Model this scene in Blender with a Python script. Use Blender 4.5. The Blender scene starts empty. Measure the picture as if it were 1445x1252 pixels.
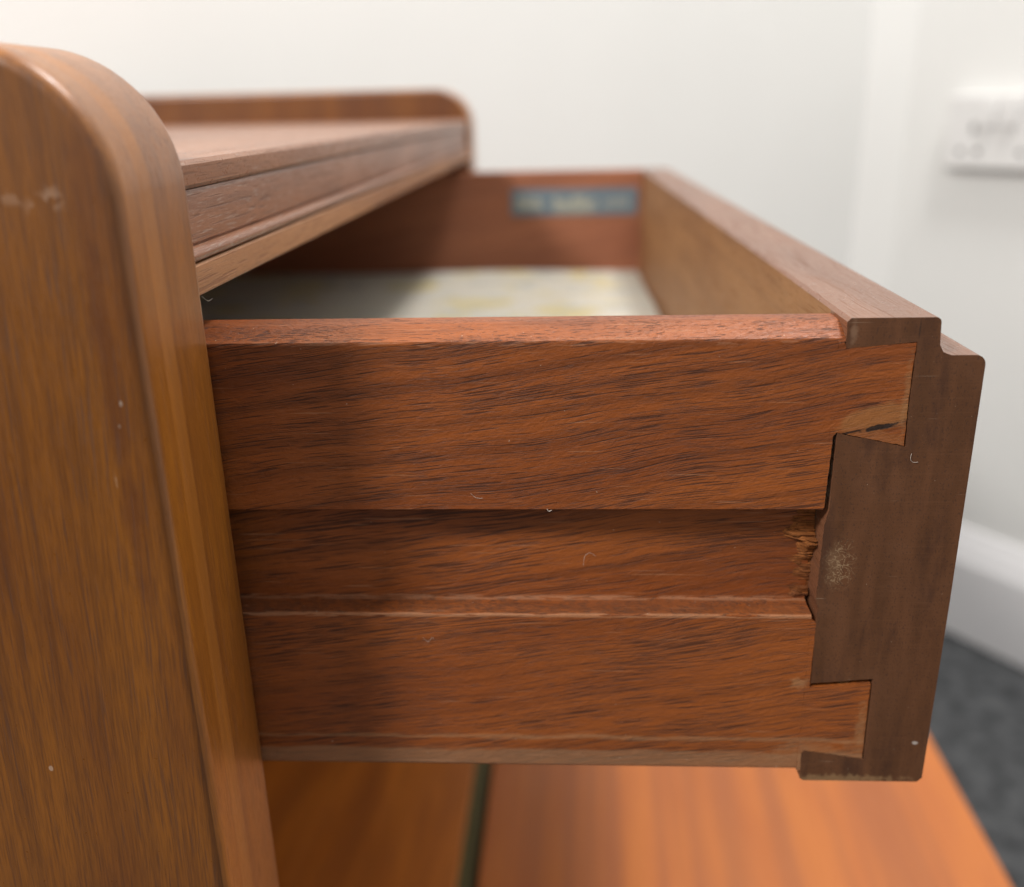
import bpy, bmesh, math, random
from mathutils import Vector, Matrix
random.seed(7)
S = bpy.context.scene
COL = S.collection
FLOOR = 0.70                       # camera height above the carpet; all coordinates below are relative to the lens

# ------------------------------------------------------------------ camera
cd = bpy.data.cameras.new('camera'); cam = bpy.data.objects.new('camera', cd); COL.objects.link(cam)
fw = Vector((-0.05005046, 0.94225313, -0.33114045)); rt = Vector((0.99873987, 0.04599402, -0.02008023)); up = rt.cross(fw)
m = Matrix((rt, up, -fw)).transposed().to_4x4(); m.translation = Vector((0, 0, FLOOR)); cam.matrix_world = m
cd.sensor_fit = 'HORIZONTAL'; cd.sensor_width = 36; cd.lens = 36 * 1322.0 / 1445
cd.clip_start = 0.01; cd.clip_end = 100
cd.dof.use_dof = True; cd.dof.focus_distance = 0.211; cd.dof.aperture_fstop = 7.0
S.camera = cam

# ------------------------------------------------------------------ world and lamps
W = bpy.data.worlds.new('World'); S.world = W; W.use_nodes = True
W.node_tree.nodes['Background'].inputs[0].default_value = (1.0, 0.985, 0.965, 1)
W.node_tree.nodes['Background'].inputs[1].default_value = 0.57
S.view_settings.view_transform = 'Standard'; S.view_settings.look = 'None'
S.view_settings.exposure = 0.11; S.view_settings.gamma = 1.0

def offscreen_lamp(name, loc, target, power, size, col):
    l = bpy.data.lights.new(name, 'AREA'); l.shape = 'DISK'; l.size = size; l.energy = power; l.color = col
    o = bpy.data.objects.new(name, l); COL.objects.link(o)
    o.location = Vector(loc) + Vector((0, 0, FLOOR))
    o.rotation_euler = (Vector(target) - Vector(loc)).to_track_quat('-Z', 'Y').to_euler()
    return o
offscreen_lamp('offscreen_lamp', (-0.92, -0.56, 0.98), (0, 0.25, -0.1), 25, 0.32, (1.0, 0.965, 0.92))  # unseen lamp well below the ceiling, set close so the wall stays dimmer
offscreen_lamp('offscreen_lamp.001', (0.52, 0.42, 1.75), (0.1, 0.6, -0.1), 29, 0.46, (1.0, 0.982, 0.955))

# ------------------------------------------------------------------ node helpers
class NT:
    def __init__(s, name):
        s.m = bpy.data.materials.new(name); s.m.use_nodes = True
        s.t = s.m.node_tree; s.b = s.t.nodes['Principled BSDF']
    def n(s, typ, **kw):
        x = s.t.nodes.new(typ)
        for k, v in kw.items(): setattr(x, k, v)
        return x
    def put(s, sock, v):
        if isinstance(v, bpy.types.NodeSocket): s.t.links.new(v, sock)
        elif isinstance(v, (tuple, list)) and sock.type == 'RGBA' and len(v) == 3: sock.default_value = (*v, 1)
        else: sock.default_value = v
    def math(s, op, a, b=0.0, c=0.0, clamp=False):
        x = s.n('ShaderNodeMath', operation=op, use_clamp=clamp)
        for i, v in enumerate((a, b, c)): s.put(x.inputs[i], v)
        return x.outputs[0]
    def vmath(s, op, a, b=(0, 0, 0)):
        x = s.n('ShaderNodeVectorMath', operation=op); s.put(x.inputs[0], a); s.put(x.inputs[1], b)
        return x.outputs['Value'] if op == 'LENGTH' else x.outputs[0]
    def pos(s, origin=(0, 0, 0)):
        return s.vmath('ADD', s.n('ShaderNodeTexCoord').outputs['Object'], tuple(origin))
    def sep(s, v):
        x = s.n('ShaderNodeSeparateXYZ'); s.put(x.inputs[0], v); return x.outputs[0], x.outputs[1], x.outputs[2]
    def comb(s, a, b, c):
        x = s.n('ShaderNodeCombineXYZ')
        for i, v in enumerate((a, b, c)): s.put(x.inputs[i], v)
        return x.outputs[0]
    def noise(s, v, scale=1.0, detail=2.0, rough=0.5, dist=0.0):
        x = s.n('ShaderNodeTexNoise'); s.put(x.inputs['Vector'], v)
        x.inputs['Scale'].default_value = scale; x.inputs['Detail'].default_value = detail
        x.inputs['Roughness'].default_value = rough; x.inputs['Distortion'].default_value = dist
        return x.outputs['Fac']
    def ramp(s, v, lo, hi, a=0.0, b=1.0, smooth=True):
        x = s.n('ShaderNodeMapRange', interpolation_type='SMOOTHSTEP' if smooth else 'LINEAR')
        for i, q in enumerate((v, lo, hi, a, b)): s.put(x.inputs[i], q)
        return x.outputs[0]
    def mix(s, f, a, b, mode='MIX'):
        x = s.n('ShaderNodeMix', data_type='RGBA', blend_type=mode)
        s.put(x.inputs[0], f); s.put(x.inputs[6], a); s.put(x.inputs[7], b); return x.outputs[2]
    def bump(s, h, strength, dist, normal=None):
        x = s.n('ShaderNodeBump'); s.put(x.inputs['Height'], h); s.put(x.inputs['Strength'], strength)
        x.inputs['Distance'].default_value = dist
        if normal is not None: s.put(x.inputs['Normal'], normal)
        return x.outputs[0]
    def patch(s, p, c, r, wob=0.5, freq=400, soft=0.35):
        """0..1 mask of an irregular mark with centre c and radii r"""
        d = s.vmath('LENGTH', s.vmath('DIVIDE', s.vmath('SUBTRACT', p, tuple(c)), tuple(r)))
        d = s.math('ADD', d, s.math('MULTIPLY', s.math('SUBTRACT', s.noise(p, freq, 3), 0.5), wob * 2))
        return s.ramp(d, 1.0, 1.0 - soft)
    def out(s, color=None, rough=None, normal=None, spec=None, coat=None, coat_rough=0.2, metal=None, sheen=None):
        I = s.b.inputs
        if color is not None: s.put(I['Base Color'], color)
        if rough is not None: s.put(I['Roughness'], rough)
        if normal is not None: s.put(I['Normal'], normal)
        if spec is not None: I['Specular IOR Level'].default_value = spec
        if coat is not None: I['Coat Weight'].default_value = coat; I['Coat Roughness'].default_value = coat_rough
        if metal is not None: I['Metallic'].default_value = metal
        return s.m

def wood(name, axis, A, B, pore, origin=(0, 0, 0), tilt=0.0, plen=0.007, pwid=0.00075, pth=(0.56, 0.66), pamt=0.85,
         band=0.35, bandw=0.006, fine=0.3, rough=0.42, bmp=0.35, figure=0.25, spec=0.5, coat=None, coat_rough=0.2, warp=0.004, bandr=(0.42, 0.68), bandl=3.5, calm=1.0, marks=()):
    N = NT(name); p = N.pos(origin); x, y, z = N.sep(p)
    l, a, b = {'X': (x, z, y), 'Y': (y, x, z), 'Z': (z, x, y)}[axis]
    wn = N.noise(N.comb(N.math('MULTIPLY', l, 14), N.math('MULTIPLY', a, 22), N.math('MULTIPLY', b, 22)), 1, 2)
    a = N.math('ADD', N.math('SUBTRACT', a, N.math('MULTIPLY', l, tilt)), N.math('MULTIPLY', N.math('SUBTRACT', wn, 0.5), warp * 2))
    def g(fl, fa, det=2.0, rg=0.5, dist=0.0):
        return N.noise(N.comb(N.math('MULTIPLY', l, fl), N.math('MULTIPLY', a, fa), N.math('MULTIPLY', b, fa)), 1, det, rg, dist)
    big = g(9, 45, 3)
    col = N.mix(N.ramp(big, 0.32, 0.68), A, B)
    bands = g(bandl, 1 / bandw, 4, 0.6)
    col = N.mix(N.math('MULTIPLY', N.ramp(bands, *bandr), band), col, pore)
    fib = g(120, 2600, 3, 0.6)
    col = N.mix(N.math('MULTIPLY', N.ramp(fib, 0.35, 0.75), fine), col, pore)
    dens = g(22, 130, 2)
    p1 = N.ramp(N.math('ADD', g(0.42 / plen, 0.62 / pwid, 1.0, 0.4), N.math('MULTIPLY', N.math('SUBTRACT', dens, 0.5), 0.30 * calm)), pth[0], pth[1])
    p2 = N.ramp(N.math('ADD', g(0.9 / plen, 1.15 / pwid, 1.0, 0.4), N.math('MULTIPLY', N.math('SUBTRACT', dens, 0.5), 0.25 * calm)), pth[0] + 0.03, pth[1] + 0.06)
    pores = N.math('MAXIMUM', p1, N.math('MULTIPLY', p2, 0.7))
    col = N.mix(N.math('MULTIPLY', pores, pamt), col, pore)
    fig = g(520, 900, 2, 0.6, 0.4)
    r = N.math('ADD', N.math('MULTIPLY', N.math('SUBTRACT', fig, 0.5), 0.25), rough)
    r = N.math('ADD', r, N.math('MULTIPLY', pores, 0.2))
    for mk in marks:
        mask, colr, amt, rg = mk(N, p)
        col = N.mix(N.math('MULTIPLY', mask, amt), col, colr)
        if rg is not None: r = N.math('ADD', r, N.math('MULTIPLY', mask, rg))
    h = N.math('SUBTRACT', N.math('MULTIPLY', fig, figure), N.math('MULTIPLY', pores, 0.35))
    h = N.math('SUBTRACT', h, N.math('MULTIPLY', fib, 0.25))
    nrm = N.bump(h, bmp, 0.00035)
    return N.out(col, r, nrm, spec, coat, coat_rough)

def mark(c, r, col, amt, wob=0.5, freq=400, soft=0.35, rg=None, shear=0.0):
    def f(N, p):
        if shear:
            x, y, z = N.sep(p); p = N.comb(x, y, N.math('SUBTRACT', z, N.math('MULTIPLY', N.math('SUBTRACT', x, c[0]), shear)))
        return N.patch(p, c, r, wob, freq, soft), col, amt, rg
    return f
def specks(freq, th, col, amt, region=None):
    def f(N, p):
        k = N.ramp(N.noise(p, freq, 2), th, th + 0.04)
        if region: k = N.math('MULTIPLY', k, N.patch(p, *region))
        return k, col, amt, None
    return f
def scratches(axis, fl, fa, th, col, amt, region=None):
    def f(N, p):
        s = {'X': (fl, fa, fa), 'Z': (fa, fa, fl), 'Y': (fa, fl, fa)}[axis]
        k = N.ramp(N.noise(N.vmath('MULTIPLY', p, s), 1, 1), th, th + 0.05)
        if region: k = N.math('MULTIPLY', k, N.patch(p, *region))
        return k, col, amt, None
    return f
def squiggle(freq, col, amt, region):
    def f(N, p):
        k = N.math('ABSOLUTE', N.math('SUBTRACT', N.noise(p, freq, 2, 0.6, 0.6), 0.5))
        return N.math('MULTIPLY', N.ramp(k, 0.035, 0.008), N.patch(p, *region)), col, amt, None
    return f
def zband(z0, z1, col, amt, axis=2, sc=(60, 300, 300), wob=0.0035):
    def f(N, p):
        q = N.sep(p)[axis]
        q = N.math('ADD', q, N.math('MULTIPLY', N.math('SUBTRACT', N.noise(N.vmath('MULTIPLY', p, sc), 1, 3), 0.5), wob))
        k = N.math('MULTIPLY', N.ramp(q, z0 - 0.0006, z0 + 0.0006), N.ramp(q, z1 + 0.0006, z1 - 0.0006))
        return k, col, amt, 0.1
    return f

# ------------------------------------------------------------------ mesh helpers
def tag(o, label=None, cat=None, group=None, kind=None):
    if label: o['label'] = label
    if cat: o['category'] = cat
    if group: o['group'] = group
    if kind: o['kind'] = kind
    return o
def thing(name, loc, label, cat, rz=0.0, group=None):
    o = bpy.data.objects.new(name, None); COL.objects.link(o); o.empty_display_size = 0.02
    o.location = (loc[0], loc[1], loc[2] + FLOOR); o.rotation_euler = (0, 0, rz)
    o['loc'] = list(loc); return tag(o, label, cat, group)
def build(name, bm, mats, parent=None, smooth=35):
    """bm is in lens-relative coordinates; parts are stored relative to their thing's base"""
    org = Vector(parent['org']) if parent is not None and 'org' in parent else (Vector(parent['loc']) if parent is not None and 'loc' in parent else Vector((0, 0, -FLOOR)))
    bmesh.ops.recalc_face_normals(bm, faces=bm.faces)
    bmesh.ops.translate(bm, verts=bm.verts, vec=-org)
    me = bpy.data.meshes.new(name); bm.to_mesh(me); bm.free()
    for mm in (mats if isinstance(mats, (list, tuple)) else [mats]): me.materials.append(mm)
    if smooth:
        for f in me.polygons: f.use_smooth = True
        me.set_sharp_from_angle(angle=math.radians(smooth))
    o = bpy.data.objects.new(name, me); COL.objects.link(o)
    if smooth:
        wn = o.modifiers.new('weighted_normal', 'WEIGHTED_NORMAL'); wn.keep_sharp = True; wn.weight = 100
    if parent is not None:
        o.parent = parent; o['org'] = list(org)
    return o
def prism(bm, poly, axis, a0, a1, cap0=True, cap1=True, mi=0):
    """poly: 2D outline; axis 'Y': (x,z), 'X': (y,z), 'Z': (x,y)"""
    def P(q, t): return {'Y': (q[0], t, q[1]), 'X': (t, q[0], q[1]), 'Z': (q[0], q[1], t)}[axis]
    A = [bm.verts.new(P(q, a0)) for q in poly]; B = [bm.verts.new(P(q, a1)) for q in poly]
    n = len(poly); fs = []
    for i in range(n): fs.append(bm.faces.new((A[i], A[(i + 1) % n], B[(i + 1) % n], B[i])))
    if cap0: fs.append(bm.faces.new(A))
    if cap1: fs.append(bm.faces.new(B[::-1]))
    for f in fs: f.material_index = mi
    return A, B
def box(bm, x0, x1, y0, y1, z0, z1, mi=0): return prism(bm, [(x0, z0), (x1, z0), (x1, z1), (x0, z1)], 'Y', y0, y1, mi=mi)
def bevel(bm, r, seg=2, ang=40, test=None):
    bmesh.ops.recalc_face_normals(bm, faces=bm.faces)
    es = [e for e in bm.edges if len(e.link_faces) == 2 and e.calc_face_angle(0) > math.radians(ang) and (test is None or test(e))]
    bmesh.ops.bevel(bm, geom=es, offset=r, segments=seg, profile=0.5, affect='EDGES', clamp_overlap=True)
def arc(cx, cz, r, a0, a1, n): return [(cx + r * math.cos(math.radians(a0 + (a1 - a0) * i / n)), cz + r * math.sin(math.radians(a0 + (a1 - a0) * i / n))) for i in range(n + 1)]

# ------------------------------------------------------------------ setting: floor and walls
N = NT('carpet'); p = N.pos()
c = N.mix(N.ramp(N.noise(p, 38, 4, 0.65), 0.3, 0.7), (0.048, 0.050, 0.053), (0.122, 0.125, 0.130))
c = N.mix(N.math('MULTIPLY', N.ramp(N.noise(p, 260, 3), 0.5, 0.72), 0.5), c, (0.16, 0.165, 0.17))
M_carpet = N.out(c, 0.95, N.bump(N.noise(p, 500, 2), 0.8, 0.004), 0.1)
N = NT('wall_paint'); p = N.pos()
c = N.mix(N.ramp(N.noise(p, 3, 3), 0.3, 0.7), (0.72, 0.717, 0.70), (0.745, 0.742, 0.725))
M_wall = N.out(c, 0.7, N.bump(N.noise(p, 220, 3), 0.15, 0.001), 0.3)
M_skirt = NT('gloss_paint').out((0.88, 0.87, 0.88), 0.3, None, 0.5)
M_plastic = NT('white_plastic').out((0.70, 0.69, 0.68), 0.28, None, 0.5)
M_dark = NT('dark_hole').out((0.01, 0.01, 0.01), 0.8)

bm = bmesh.new(); v = [bm.verts.new(q) for q in ((-6, -6, -FLOOR), (6, -6, -FLOOR), (6, 6, -FLOOR), (-6, 6, -FLOOR))]; bm.faces.new(v)
tag(build('floor', bm, M_carpet, smooth=0), kind='structure')

CR = Vector((0.4305, 1.379)); dl = Vector((-0.827, -0.562)); dr = Vector((0.562, -0.827))      # room corner, left wall and right wall directions
def wall_prism(name, a, b, out, z0, z1, mat, thick=0.1):
    bm = bmesh.new(); prism(bm, [tuple(a), tuple(b), tuple(b + out * thick), tuple(a + out * thick)], 'Z', z0, z1)
    return tag(build(name, bm, mat, smooth=0), kind='structure')
pts = [CR + dl * 3.0, CR + dl * 0.02, CR + dr * 0.055, CR + dr * 2.6]                   # left wall, blunt boxed corner, right wall
bm = bmesh.new()
prism(bm, [tuple(q) for q in pts] + [(CR.x + dr.x * 2.6 + 0.1, CR.y + dr.y * 2.6 + 0.1), (CR.x + 0.05, CR.y + 0.2), (CR.x + dl.x * 3 - 0.06, CR.y + dl.y * 3 + 0.1)], 'Z', -FLOOR + 0.004, 1.72)
tag(build('wall', bm, M_wall, smooth=0), kind='structure')
# skirting board along the right wall: moulded profile swept along the wall
nin = Vector((-0.827, -0.562))
prof = [(0, 0.004), (0.018, 0.004), (0.018, 0.112), (0.0165, 0.117), (0.0135, 0.121), (0.0135, 0.127), (0.0115, 0.135), (0.007, 0.144), (0.006, 0.153), (0.003, 0.157), (0.0, 0.157)]
def skirting(name, start, d, inward, length):
    bm = bmesh.new(); rings = []
    for t in (0.0, length):
        rings.append([bm.verts.new((start.x + d.x * t + inward.x * (q[0] + 0.001), start.y + d.y * t + inward.y * (q[0] + 0.001), -FLOOR + q[1])) for q in prof])
    n = len(prof)
    for i in range(n): bm.faces.new((rings[0][i], rings[0][(i + 1) % n], rings[1][(i + 1) % n], rings[1][i]))
    bm.faces.new(rings[0]); bm.faces.new(rings[1][::-1])
    return tag(build(name, bm, M_skirt, smooth=40), kind='structure')
skirting('skirting_board', CR + dr * 0.062, dr, nin, 2.5)

# ------------------------------------------------------------------ double wall socket on the right wall
def on_wall(t, out, z): q = CR + dr * t + nin * out; return Vector((q.x, q.y, z))
# t along the wall of the faceplate's left edge
T0, ZS = 0.129, -0.031
base = on_wall(T0 + 0.073, 0.0, ZS)
sock = thing('wall_socket', base, 'white double wall socket with rocker switch on the pale wall', 'socket')
def wbox(bm, t0, t1, o0, o1, z0, z1, mi=0):
    vs = []
    for t, o in ((t0, o0), (t1, o0), (t1, o1), (t0, o1)):
        for z in (z0, z1): vs.append(bm.verts.new(on_wall(t, o, z)))
    for f in ((0, 2, 4, 6), (1, 7, 5, 3), (0, 1, 3, 2), (2, 3, 5, 4), (4, 5, 7, 6), (6, 7, 1, 0)):
        bm.faces.new([vs[i] for i in f]).material_index = mi
bm = bmesh.new(); wbox(bm, T0 + 0.002, T0 + 0.144, 0.0015, 0.012, ZS - 0.041, ZS + 0.041); build('back_box', bm, M_plastic, sock)
bm = bmesh.new(); wbox(bm, T0, T0 + 0.146, 0.0122, 0.0215, ZS - 0.043, ZS + 0.043); bevel(bm, 0.003, 3); build('faceplate', bm, M_plastic, sock)
for s in (0.034, 0.112):
    for dx, z0, z1, w in ((0.004, -0.001, 0.009, 0.0025), (-0.011, -0.026, -0.0205, 0.0036), (0.012, -0.026, -0.0205, 0.0036)):
        bm = bmesh.new(); wbox(bm, T0 + s + dx - w, T0 + s + dx + w, 0.0216, 0.0220, ZS + z0, ZS + z1); build('pin_hole', bm, M_dark, sock, 0)
for s in (0.060, 0.086):
    bm = bmesh.new(); wbox(bm, T0 + s - 0.007, T0 + s + 0.007, 0.0216, 0.0290, ZS + 0.006, ZS + 0.032); bevel(bm, 0.0015, 2); build('rocker_switch', bm, M_plastic, sock)

# ------------------------------------------------------------------ woods
CO = (-0.0775, 0.198, -FLOOR)        # cabinet base
DO = (-0.20, 0.20, -0.162)           # drawer base
PANEL = dict(tilt=0.045, plen=0.006, pwid=0.00028, pth=(0.56, 0.74), pamt=0.5, band=0.38, bandw=0.0022, fine=0.5, bmp=0.2, figure=0.2, coat=0.05, coat_rough=0.3, warp=0.0012, spec=0.6)
M_panel = wood('panel_veneer', 'Z', (0.215, 0.072, 0.007), (0.140, 0.042, 0.006), (0.055, 0.018, 0.006), CO, rough=0.33, **PANEL,
    marks=(specks(330, 0.49, (0.36, 0.22, 0.14), 0.33, ((-0.102, 0.166, -0.0118), (0.024, 0.02, 0.0017), 0.9, 160, 0.8)),
           specks(420, 0.50, (0.36, 0.22, 0.14), 0.40, ((-0.0895, 0.166, -0.0128), (0.006, 0.02, 0.0034), 0.9, 200, 0.8)),
           mark((-0.0822, 0.166, -0.0500), (0.00035, 0.02, 0.0008), (0.50, 0.42, 0.35), 0.7, 0.6, 900, 0.5),
           mark((-0.0832, 0.166, -0.0545), (0.0003, 0.02, 0.0005), (0.46, 0.36, 0.28), 0.6, 0.6, 900, 0.5),
           mark((-0.0858, 0.166, -0.0660), (0.00025, 0.02, 0.0022), (0.34, 0.20, 0.11), 0.5, 0.6, 900, 0.6),
           mark((-0.1125, 0.166, -0.1350), (0.0006, 0.02, 0.0008), (0.42, 0.30, 0.22), 0.6, 0.6, 700, 0.5),
           mark((-0.0835, 0.166, -0.050), (0.0030, 0.02, 0.060), (0.070, 0.018, 0.006), 0.5, 0.8, 90, 0.9)))
M_edge = wood('panel_edge_veneer', 'Z', (0.37, 0.130, 0.012), (0.27, 0.090, 0.010), (0.12, 0.038, 0.008), CO, rough=0.36, **{**PANEL, 'coat': 0.4, 'tilt': 0.0, 'pamt': 0.35, 'band': 0.5, 'bandw': 0.005, 'warp': 0.003}, marks=(zband(0.1745, 0.1800, (0.48, 0.175, 0.018), 0.30, 1, (200, 200, 25), 0.0016), zband(0.1652, 0.1670, (0.060, 0.020, 0.008), 0.24, 1, (300, 300, 40), 0.0010)))
TOPW = dict(tilt=0.0, plen=0.009, pwid=0.0003, pth=(0.57, 0.72), pamt=0.5, band=0.3, bandw=0.004)
M_top = wood('top_veneer', 'Y', (0.32, 0.138, 0.066), (0.24, 0.098, 0.046), (0.10, 0.040, 0.021), CO, rough=0.30, bmp=0.12, figure=0.4, **TOPW,
    marks=(scratches('Y', 60, 900, 0.66, (0.42, 0.33, 0.27), 0.4),))
M_fascia = wood('fascia_wood', 'Y', (0.30, 0.134, 0.074), (0.205, 0.088, 0.048), (0.090, 0.042, 0.027), CO, rough=0.36, bmp=0.3, **TOPW,
    marks=(scratches('Y', 160, 2200, 0.62, (0.40, 0.32, 0.27), 0.35), specks(1500, 0.72, (0.55, 0.48, 0.40), 0.6)))
M_rail = wood('rail_wood', 'Y', (0.36, 0.165, 0.066), (0.27, 0.115, 0.046), (0.13, 0.05, 0.022), CO, rough=0.5, bmp=0.4, **TOPW)
M_inside = wood('carcass_wood', 'Y', (0.20, 0.082, 0.030), (0.15, 0.06, 0.022), (0.07, 0.03, 0.014), CO, rough=0.5, bmp=0.2, **TOPW)
M_flap = wood('ribbon_veneer', 'Y', (0.60, 0.190, 0.045), (0.54, 0.165, 0.044), (0.35, 0.115, 0.048), CO, tilt=0.02, plen=0.02, pwid=0.001, pamt=0.12, band=0.55, bandw=0.018, bandr=(0.42, 0.62), bandl=0.7, fine=0.12, rough=0.42, bmp=0.05, warp=0.0015, spec=0.35)
M_base = wood('base_veneer', 'Y', (0.74, 0.230, 0.028), (0.56, 0.165, 0.022), (0.36, 0.105, 0.02), CO, tilt=0.05, plen=0.02, pwid=0.001, pamt=0.2, band=0.6, bandw=0.030, fine=0.1, rough=0.45, bmp=0.05)
N = NT('aged_brass'); M_brass = N.out((0.13, 0.12, 0.05), 0.6, None, 0.3)

SIDE = dict(tilt=0.15, plen=0.0052, pwid=0.00020, pth=(0.572, 0.650), pamt=0.74, band=0.35, bandw=0.003, fine=0.25, rough=0.43, bmp=0.62, figure=0.9, warp=0.005, spec=0.34, calm=1.25)
SA, SB, SP = (0.315, 0.086, 0.017), (0.225, 0.058, 0.013), (0.034, 0.012, 0.007)
side_marks = (
    mark((0.0695, 0.200, -0.0648), (0.0098, 0.01, 0.0036), (0.30, 0.130, 0.042), 0.6, 0.35, 300, 0.3, None, 0.22),      # pale rubbed patch on the tail
    mark((0.0700, 0.200, -0.0690), (0.0085, 0.01, 0.0022), (0.25, 0.085, 0.025), 0.8, 0.3, 500, 0.4, None, -0.18),
    mark((0.0705, 0.200, -0.0668), (0.0046, 0.01, 0.0008), (0.018, 0.010, 0.008), 0.96, 0.7, 600, 0.4, None, 0.22),       # gouge
    mark((0.0645, 0.200, -0.0679), (0.0035, 0.01, 0.00035), (0.018, 0.010, 0.008), 0.9, 0.5, 600, 0.5, None, 0.25),
    mark((0.0757, 0.200, -0.060), (0.0012, 0.01, 0.0125), (0.30, 0.16, 0.07), 0.4, 0.9, 900, 0.9),
    mark((0.0748, 0.200, -0.146), (0.0020, 0.01, 0.0110), (0.32, 0.17, 0.075), 0.45, 0.9, 900, 0.9),
    mark((0.0640, 0.200, -0.1535), (0.0150, 0.01, 0.0045), (0.32, 0.17, 0.080), 0.45, 0.8, 300, 0.9),
    mark((0.0690, 0.206, -0.1333), (0.0090, 0.0056, 0.0010), (0.55, 0.30, 0.14), 0.85, 0.3, 600, 0.3),
    mark((0.0585, 0.200, -0.1330), (0.0030, 0.01, 0.0022), (0.38, 0.20, 0.09), 0.5, 0.9, 700, 0.8),
    zband(-0.1141, -0.1128, (0.21, 0.080, 0.034), 0.3),
    specks(420, 0.50, (0.085, 0.036, 0.020), 0.3, ((-0.05, 0.2035, -0.1137), (0.3, 0.0045, 0.0010), 0.1, 400, 0.3)),
    scratches('X', 120, 1300, 0.40, (0.48, 0.235, 0.12), 0.5, ((-0.05, 0.200, -0.1144), (0.3, 0.0012, 0.0007), 0.2, 300, 0.5)),
    scratches('X', 160, 1600, 0.42, (0.40, 0.20, 0.11), 0.45, ((-0.05, 0.2068, -0.1132), (0.3, 0.0012, 0.0007), 0.2, 300, 0.5)),
    scratches('X', 150, 1500, 0.58, (0.46, 0.23, 0.13), 0.25, ((-0.05, 0.2002, -0.0471), (0.3, 0.0012, 0.0009), 0.2, 300, 0.5)),
    zband(-0.1600, -0.1535, (0.30, 0.165, 0.085), 0.55),
    zband(-0.1500, -0.1492, (0.36, 0.19, 0.09), 0.5),
    scratches('X', 45, 1600, 0.68, (0.42, 0.20, 0.10), 0.35),
    specks(1100, 0.74, (0.60, 0.45, 0.33), 0.6))
M_side = wood('drawer_side_wood', 'X', SA, SB, SP, DO, marks=side_marks, **SIDE)
M_torn = wood('torn_fibres', 'X', (0.33, 0.115, 0.030), (0.22, 0.072, 0.020), (0.07, 0.025, 0.012), DO, plen=0.004, pwid=0.00015, pamt=0.6, fine=0.6, band=0.4, bandw=0.001, rough=0.75, bmp=1.0, spec=0.15)
M_sidein = wood('drawer_inner_wood', 'X', (0.37, 0.138, 0.068), (0.29, 0.104, 0.052), (0.16, 0.06, 0.034), DO, rough=0.5, **{k: v for k, v in SIDE.items() if k not in ('rough', 'pamt')}, pamt=0.4)
M_front = wood('drawer_front_wood', 'Y', (0.20, 0.084, 0.042), (0.155, 0.063, 0.031), (0.09, 0.037, 0.019), DO, tilt=0.0, plen=0.010, pwid=0.0003, pamt=0.25, band=0.2, bandw=0.004, fine=0.2, rough=0.31, bmp=0.10, figure=0.5)
M_inner = wood('front_inner_wood', 'Y', (0.34, 0.165, 0.066), (0.27, 0.125, 0.050), (0.15, 0.066, 0.03), DO, plen=0.010, pwid=0.0003, pamt=0.3, band=0.3, bandw=0.004, fine=0.2, rough=0.5, bmp=0.1, spec=0.3)
# end grain of the drawer front
def end_grain():
    N = NT('end_grain'); p = N.pos(DO); x, y, z = N.sep(p)
    q = N.vmath('MULTIPLY', p, (230, 1, 28)); ring = N.noise(q, 1, 3, 0.55, 0.3)
    col = N.mix(N.ramp(ring, 0.3, 0.7), (0.088, 0.035, 0.014), (0.125, 0.050, 0.021))
    col = N.mix(N.ramp(N.noise(p, 70, 4, 0.6), 0.46, 0.80), col, (0.128, 0.054, 0.025))
    col = N.mix(N.math('MULTIPLY', N.ramp(N.noise(N.vmath('MULTIPLY', p, (140, 1, 45)), 1, 4, 0.65), 0.48, 0.7), 0.6), col, (0.050, 0.021, 0.012))
    saw = N.noise(N.vmath('MULTIPLY', p, (40, 1, 2200)), 1, 3, 0.7)
    col = N.mix(N.math('MULTIPLY', N.ramp(saw, 0.5, 0.8), 0.20), col, (0.19, 0.085, 0.042))
    ps = N.noise(N.vmath('MULTIPLY', p, (2600, 1, 1700)), 1, 1)
    col = N.mix(N.math('MULTIPLY', N.ramp(ps, 0.58, 0.7), 0.5), col, (0.04, 0.02, 0.014))
    for f in (scratches('X', 70, 2600, 0.75, (0.36, 0.25, 0.17), 0.5), specks(1300, 0.735, (0.5, 0.40, 0.30), 0.6),
              squiggle(620, (0.44, 0.31, 0.18), 0.5, ((0.0652, 0.2, -0.1005), (0.0046, 0.02, 0.0085), 0.45, 300, 0.8)),
              mark((0.0640, 0.2, -0.1000), (0.0028, 0.01, 0.0070), (0.26, 0.15, 0.08), 0.35, 0.6, 300, 0.9),
              mark((0.0885, 0.2, -0.150), (0.0010, 0.01, 0.0006), (0.5, 0.44, 0.4), 0.7, 0.3, 900, 0.6),
              mark((0.0768, 0.2, -0.0446), (0.00025, 0.01, 0.0028), (0.03, 0.018, 0.013), 0.6, 0.2, 500, 0.5),
              mark((0.0630, 0.2, -0.0453), (0.0012, 0.01, 0.0038), (0.26, 0.15, 0.09), 0.5, 0.7, 700, 0.8),
              mark((0.070, 0.2, -0.1612), (0.020, 0.01, 0.0018), (0.30, 0.18, 0.085), 0.55, 1.0, 700, 0.8)):
        k, cc, amt, _ = f(N, p); col = N.mix(N.math('MULTIPLY', k, amt), col, cc)
    h = N.math('ADD', saw, N.math('MULTIPLY', ps, -0.5))
    return N.out(col, 0.52, N.bump(h, 0.12, 0.0002), 0.3)
M_end = end_grain()

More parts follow.
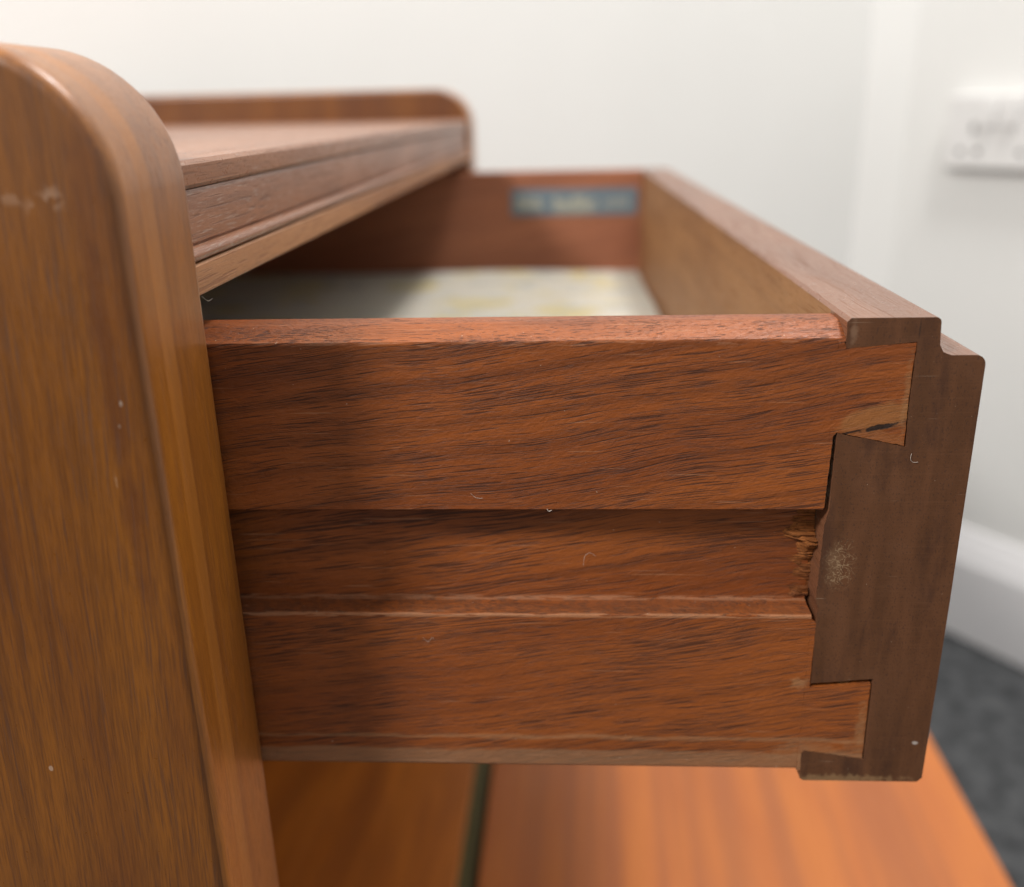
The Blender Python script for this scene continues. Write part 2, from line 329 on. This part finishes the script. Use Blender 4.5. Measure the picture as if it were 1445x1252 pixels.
# ------------------------------------------------------------------ the cabinet
cab = thing('wooden_cabinet', CO, 'brown wooden cabinet with round cornered side panels and an open flap below the drawer', 'cabinet', rz=math.radians(-1.2))
ZT, XF, XB = 0.0145, -0.0763, -0.42
for y0, y1 in ((0.166, 0.198), (0.737, 0.769)):
    poly = [(XB, -FLOOR + 0.002), (XF, -FLOOR + 0.002)] + arc(XF - 0.0265, ZT - 0.0265, 0.0265, 0, 90, 16) + arc(XB + 0.0265, ZT - 0.0265, 0.0265, 90, 180, 10)
    bm = bmesh.new(); A, B = prism(bm, poly, 'Y', y0, y1)
    caps = {v for v in A} | {v for v in B}
    bevel(bm, 0.0030, 5, ang=60, test=lambda e: abs(e.verts[0].co.y - e.verts[1].co.y) < 1e-6)
    for f in bm.faces:
        f.normal_update()
        if abs(f.normal.y) < 0.8: f.material_index = 1
    build('side_panel', bm, [M_panel, M_edge], cab, 60)
# top board, moulded fascia under it and the pale rail above the drawer
bm = bmesh.new(); A, B = prism(bm, [(XB + 0.01, -0.0137), (-0.0795, -0.0137), (-0.0785, -0.0128), (-0.0783, -0.0087), (-0.0793, -0.0077), (-0.083, -0.0075), (XB + 0.01, -0.0075)], 'Y', 0.1955, 0.737)
build('top_board', bm, M_top, cab)
bm = bmesh.new(); prism(bm, [(-0.10, -0.0290), (-0.0790, -0.0290)] + arc(-0.0790, -0.0275, 0.0014, -90, 90, 6) + [(-0.0800, -0.0257), (-0.0794, -0.0250), (-0.0790, -0.0150), (-0.0796, -0.0139), (-0.10, -0.0139)], 'Y', 0.1955, 0.733)
build('fascia', bm, M_fascia, cab)
bm = bmesh.new(); prism(bm, [(-0.10, -0.0358), (-0.0779, -0.0358), (-0.0776, -0.0353), (-0.0779, -0.0297), (-0.0784, -0.0292), (-0.10, -0.0292)], 'Y', 0.1955, 0.7365)
build('drawer_rail', bm, M_rail, cab)
bm = bmesh.new(); box(bm, XB + 0.002, XB + 0.009, 0.199, 0.736, -0.60, -0.015); build('back_panel', bm, M_inside, cab)
for y0, y1 in ((0.1985, 0.2062), (0.7285, 0.7365)):
    bm = bmesh.new(); box(bm, XB + 0.02, -0.085, y0, y1, -0.1095, -0.0880); build('drawer_runner', bm, M_inside, cab)
ZF = -0.44
bm = bmesh.new(); box(bm, XB + 0.012, -0.0685, 0.199, 0.736, ZF - 0.018, ZF); bevel(bm, 0.0012, 2); build('base_board', bm, M_base, cab)
bm = bmesh.new(); box(bm, -0.0555, 0.2630, 0.199, 0.736, ZF - 0.018, ZF); bevel(bm, 0.002, 2); tag(build('fall_flap', bm, M_flap, cab), 'orange ribbon striped flap lowered flat in front of the cabinet')
bm = bmesh.new(); box(bm, -0.0684, -0.0556, 0.21, 0.725, ZF - 0.010, ZF - 0.006); build('hinge', bm, M_brass, cab)
bm = bmesh.new(); box(bm, XB + 0.012, -0.10, 0.199, 0.736, -0.69, ZF - 0.06); build('plinth', bm, M_inside, cab)

# ------------------------------------------------------------------ the drawer
dr_ = thing('drawer', DO, 'dark red brown dovetailed drawer pulled out of the cabinet', 'drawer')
XI, XS, XT, XO = 0.0614, 0.0768, 0.0811, 0.0915
Y0, Y1 = 0.200, 0.723; TH = 0.013
ZDT, ZDB = -0.0422, -0.1618
# front: outline with the grip rebate at the top, sockets for the two tails at the near end
outer = [(XO - 0.0012, ZDB), (XO, ZDB + 0.0012)] + [(XO + 0.0002, -0.110)] + arc(XO - 0.0022, -0.0505 - 0.0022, 0.0022, 0, 90, 5) + \
        [(XT + 0.0030, -0.0505), (XT + 0.0012, -0.0498), (XT + 0.0003, -0.0482), (XT, -0.0440)] + arc(XT - 0.0012, ZDT - 0.0012, 0.0012, 0, 90, 3)
full = [(XI, ZDB)] + outer + [(XI + 0.0008, ZDT), (XI, ZDT - 0.0008)]
near = [(XI - 0.0004, ZDB + 0.0007), (XI + 0.0004, ZDB)] + outer + [(XI + 0.0008, ZDT), (XI, ZDT - 0.0008), (XI + 0.0003, -0.0489), (XS - 0.0002, -0.0475), (XS - 0.0003, -0.060), (XS + 0.0001, -0.0714), (XI + 0.0003, -0.0681),
        (XI + 0.0002, -0.0867), (XI - 0.0006, -0.0905), (XI - 0.0008, -0.1100), (XI - 0.0002, -0.1118), (XI, -0.1329), (XS - 0.0006, -0.1315), (XS - 0.0004, -0.1552), (XI + 0.0002, -0.1528), (XI - 0.0006, -0.1534)]
def ragged(poly, amp, x1=0.0786, step=0.0008):
    out = []
    for q0, q1 in zip(poly, poly[1:] + poly[:1]):
        L = math.dist(q0, q1); k = max(1, int(L / step)) if max(q0[0], q1[0]) < x1 else 1
        for i in range(k):
            t = i / k; x, z = q0[0] + (q1[0] - q0[0]) * t, q0[1] + (q1[1] - q0[1]) * t
            if i: x += random.uniform(-amp, amp); z += random.uniform(-amp, amp)
            out.append((x, z))
    return out
bm = bmesh.new()
prism(bm, ragged(near, 0.00007), 'Y', Y0, Y0 + TH, cap1=False)
prism(bm, full, 'Y', Y0 + TH, Y1)
for f in bm.faces:
    f.normal_update()
    f.material_index = 1 if abs(f.normal.y) > 0.9 else (2 if abs(f.normal.x) > 0.9 and f.calc_center_median().x < XI + 0.0005 and f.calc_center_median().y > Y0 + TH else 0)
build('drawer_front', bm, [M_front, M_end, M_inner], dr_, 30)
# sides: profile in (y, z) swept along x; the near one carries the tails
def side_profile(y, s, zt=-0.0437):
    # s=+1: outer face at y, inner face at y+TH ; s=-1 mirrored
    f = lambda d: y + s * d
    top = [(f(0.0), -0.0474), (f(0.0003), -0.0466), (f(0.0058), zt - 0.0003), (f(0.0075), zt), (f(0.0120), zt), (f(TH), zt - 0.0009)]
    bot = [(f(TH), -0.1590), (f(0.0012), -0.1590), (f(0.0003), -0.1580), (f(0.0002), -0.1505), (f(0.0), -0.1500)]
    gro = [(f(0.0), -0.1143), (f(0.0005), -0.1139), (f(0.0055), -0.1137), (f(0.0073), -0.1133), (f(0.0073), -0.0867), (f(0.0003), -0.0867), (f(0.0), -0.0864)]
    return top + bot + gro
XE = XI - 0.0002
bm = bmesh.new()
prism(bm, side_profile(Y0, 1), 'X', -0.46, XI - 0.0014)
yb = Y0 + TH - 0.0004
t1 = [(XI - 0.0014, -0.0866), (XI - 0.0014, -0.0474), (XI - 0.0001, -0.0475), (XI + 0.0005, -0.0488), (XS - 0.0004, -0.0477), (XS - 0.0006, -0.060), (XS - 0.0003, -0.0711), (XI + 0.0001, -0.0679), (XI - 0.0006, -0.0688), (XI - 0.0010, -0.0860)]
t2 = [(XI - 0.0014, -0.1588), (XI - 0.0014, -0.1150), (XI - 0.0002, -0.1160), (XI - 0.0002, -0.1341), (XS - 0.0010, -0.1327), (XS - 0.0008, -0.1549), (XI - 0.0002, -0.1526), (XI - 0.0012 + 0.0008, -0.1588)]
tp = [q for q in side_profile(Y0, 1) if q[1] > -0.0475] + [(Y0 + TH, -0.0475)]
prism(bm, tp, 'X', XI - 0.0014, XI + 0.0001, cap0=False)
for t in (t1, t2):
    prism(bm, ragged(t, 0.00007), 'Y', Y0, yb)
near_side = build('drawer_side', bm, M_side, dr_, 40)
bm = bmesh.new(); prism(bm, side_profile(Y1, -1, -0.0418), 'X', -0.46, XI - 0.0003)
far_side = build('drawer_side', bm, M_sidein, dr_, 40)
bm = bmesh.new(); box(bm, -0.459, -0.447, Y0 + TH + 0.0002, Y1 - TH - 0.0002, -0.1585, -0.0480); build('drawer_back', bm, M_sidein, dr_, 0)
bm = bmesh.new(); box(bm, -0.4468, XI - 0.0003, Y0 + TH + 0.0002, Y1 - TH - 0.0002, -0.1225, -0.1172); build('drawer_bottom', bm, M_sidein, dr_, 0)
# torn wood where the groove stops against the front
from mathutils import noise as mn
bm = bmesh.new(); nx, nz = 46, 64; g = []
for j in range(nz + 1):
    row = []
    for i in range(nx + 1):
        x = 0.0475 + (0.0606 - 0.0475) * i / nx; z = -0.1128 + (0.1128 - 0.0885) * j / nz
        t = i / nx
        a1 = mn.noise(Vector((x * 110, z * 520, 1.3))); a2 = mn.noise(Vector((x * 120, z * 2400, 7.1))); a3 = mn.noise(Vector((x * 900, z * 2600, 3.7)))
        blk = math.exp(-((z + 0.0968) / 0.0026) ** 2) * 0.0034 + math.exp(-((z + 0.1010) / 0.0011) ** 2) * 0.0005 + math.exp(-((z + 0.1122) / 0.0015) ** 2) * 0.0007
        start = 0.58 + 0.35 * a1 + 0.12 * a2
        up_ = max(0.0, min(1.0, (t - start) / 0.22))
        up_ = up_ * up_ * (3 - 2 * up_)
        h = up_ * (blk * (1 + 0.45 * a1 + 0.55 * a2) + 0.0007 * max(0, a1 + .3) + 0.0005 * a2) + 0.00022 * a3 * up_
        if i in (0,) or j in (0, nz): h = -0.0002
        row.append(bm.verts.new((x + 0.0002 * a3, Y0 + 0.0074 - min(max(h, -0.0002), 0.0066), z + 0.0003 * a2 * t)))
    g.append(row)
for j in range(nz):
    for i in range(nx): bm.faces.new((g[j][i], g[j][i + 1], g[j + 1][i + 1], g[j + 1][i]))
tag(build('torn_wood', bm, M_torn, dr_, 12), 'ragged torn wood where the groove stops at the drawer front')
# maker's label on the inside of the far side
N = NT('label_paper'); M_lab = N.out((0.125, 0.17, 0.205), 0.5)
M_let = NT('label_ink').out((0.40, 0.39, 0.31), 0.5)
bm = bmesh.new(); yl = Y1 - TH - 0.0005
box(bm, -0.0345, 0.0580, yl, yl + 0.0003, -0.0735, -0.0545)
rng = random.Random(3)
def strokes(x0, x1, z0, z1, n, w):
    for i in range(n):
        x = x0 + (x1 - x0) * (i + 0.5) / n + rng.uniform(-.0004, .0004); hh = (z1 - z0) * rng.uniform(0.6, 1.0)
        prism(bm, [(x - w, z0), (x + w, z0), (x + w * 1.6, z0 + hh), (x - w * .4, z0 + hh)], 'Y', yl - 0.0003, yl - 0.0001, mi=1)
strokes(-0.0310, -0.0120, -0.0690, -0.0585, 8, 0.00075); strokes(-0.0040, 0.0270, -0.0705, -0.0590, 13, 0.00075); strokes(0.0330, 0.0520, -0.0680, -0.0610, 7, 0.0005)
strokes(0.0000, 0.0230, -0.0725, -0.0712, 10, 0.0006)
tag(build('label', bm, [M_lab, M_let], far_side, 0), 'blue label with cream lettering')

# ------------------------------------------------------------------ paper liner in the drawer
N = NT('liner_paper'); p = N.pos()
c = N.mix(N.ramp(N.noise(p, 26, 2), 0.50, 0.66), (0.90, 0.88, 0.77), (0.89, 0.80, 0.46))
c = N.mix(N.ramp(N.noise(N.vmath('ADD', p, (3, 1, 0)), 34, 2), 0.54, 0.66), c, (0.74, 0.75, 0.69))
M_liner = N.out(c, 0.8, N.bump(N.noise(p, 40, 3), 0.3, 0.002), 0.2)
bm = bmesh.new(); nx, ny = 44, 44; g = []
for j in range(ny + 1):
    row = []
    for i in range(nx + 1):
        x = -0.43 + (0.0585 + 0.43) * i / nx; y = 0.216 + (0.7075 - 0.216) * j / ny
        z = -0.1155 + 0.0006 * math.sin(x * 31 + y * 13) + 0.0005 * math.sin(y * 37 - x * 9)
        e = min(0.0585 - x, 0.7075 - y); z += 0.0009 * math.exp(-e / 0.010)
        row.append(bm.verts.new((x, y, z)))
    g.append(row)
for j in range(ny):
    for i in range(nx): bm.faces.new((g[j][i], g[j][i + 1], g[j + 1][i + 1], g[j + 1][i]))
bmesh.ops.solidify(bm, geom=bm.faces[:], thickness=0.0004)
liner = build('paper_liner', bm, M_liner, smooth=60)
tag(liner, 'cream patterned paper lining the floor of the open drawer', 'paper')

# ------------------------------------------------------------------ lint caught on the wood
M_lint = NT('lint').out((0.58, 0.50, 0.43), 0.7)
def fibre(pts, r, label):
    bm = bmesh.new(); P = [Vector(q) for q in pts]
    C = []
    for i in range(len(P) - 1):                                     # Catmull-Rom
        a, b, c_, d = P[max(i - 1, 0)], P[i], P[i + 1], P[min(i + 2, len(P) - 1)]
        for k in range(5):
            t = k / 5; C.append(0.5 * ((2 * b) + (c_ - a) * t + (2 * a - 5 * b + 4 * c_ - d) * t * t + (3 * b - a - 3 * c_ + d) * t ** 3))
    C.append(P[-1]); rings = []
    for i, q in enumerate(C):
        tv = (C[min(i + 1, len(C) - 1)] - C[max(i - 1, 0)]).normalized(); u = tv.orthogonal().normalized(); w = tv.cross(u)
        rr = 0.5 * r * (0.4 if i in (0, len(C) - 1) else 1)
        rings.append([bm.verts.new(q + u * rr * math.cos(k * math.tau / 5) + w * rr * math.sin(k * math.tau / 5)) for k in range(5)])
    for r0, r1 in zip(rings, rings[1:]):
        for j in range(5): bm.faces.new((r0[j], r0[(j + 1) % 5], r1[(j + 1) % 5], r1[j]))
    bm.faces.new(rings[0]); bm.faces.new(rings[-1][::-1])
    tag(build('lint_fibre', bm, M_lint), label, 'lint', 'lint fibres caught on the wood')
ys = 0.1996
fibre([(-0.0205, ys, -0.0822), (-0.0192, ys, -0.0834), (-0.0176, ys, -0.0835)], 0.00007, 'pale curved lint fibre on the drawer side above the groove')
fibre([(-0.0028, ys, -0.0862), (-0.0024, ys, -0.0868), (-0.0017, ys, -0.0865)], 0.00016, 'white lint speck on the upper lip of the groove')
fibre([(0.0058, 0.2067, -0.1045), (0.0062, 0.2064, -0.1016), (0.0075, 0.2066, -0.1009), (0.0089, 0.2068, -0.1019)], 0.00006, 'thin arched lint hair inside the groove')
fibre([(-0.0335, ys, -0.1205), (-0.0322, ys, -0.1216), (-0.0312, ys, -0.1204), (-0.0308, ys, -0.1210)], 0.00006, 'faint crooked lint fibre on the lower drawer side under the ledge')
fibre([(0.0783, ys, -0.0728), (0.0782, ys, -0.0741), (0.0788, ys, -0.0749), (0.0800, ys, -0.0749)], 0.00008, 'hooked white lint fibre on the end grain beside the upper tail')
fibre([(-0.0775, 0.1995, -0.0358), (-0.0768, 0.2010, -0.0372), (-0.0760, 0.2020, -0.0368)], 0.00006, 'tiny lint fibre hanging under the pale rail beside the side panel')

# the old cabinet and its drawer do not sit quite level: the far ends are a few millimetres higher
ax = math.radians(0.5); cab.rotation_euler.x = ax; cab.location.y += FLOOR * math.sin(ax)
dr_.rotation_euler.x = math.radians(0.3); dr_.location.y += 0.06 * math.sin(math.radians(0.3))
pv = Vector(DO) + Vector((0, 0, FLOOR))
liner.matrix_world = Matrix.Translation(Vector((0, 0.0003, 0.0004)) + pv) @ Matrix.Rotation(math.radians(0.3), 4, 'X') @ Matrix.Translation(-pv)
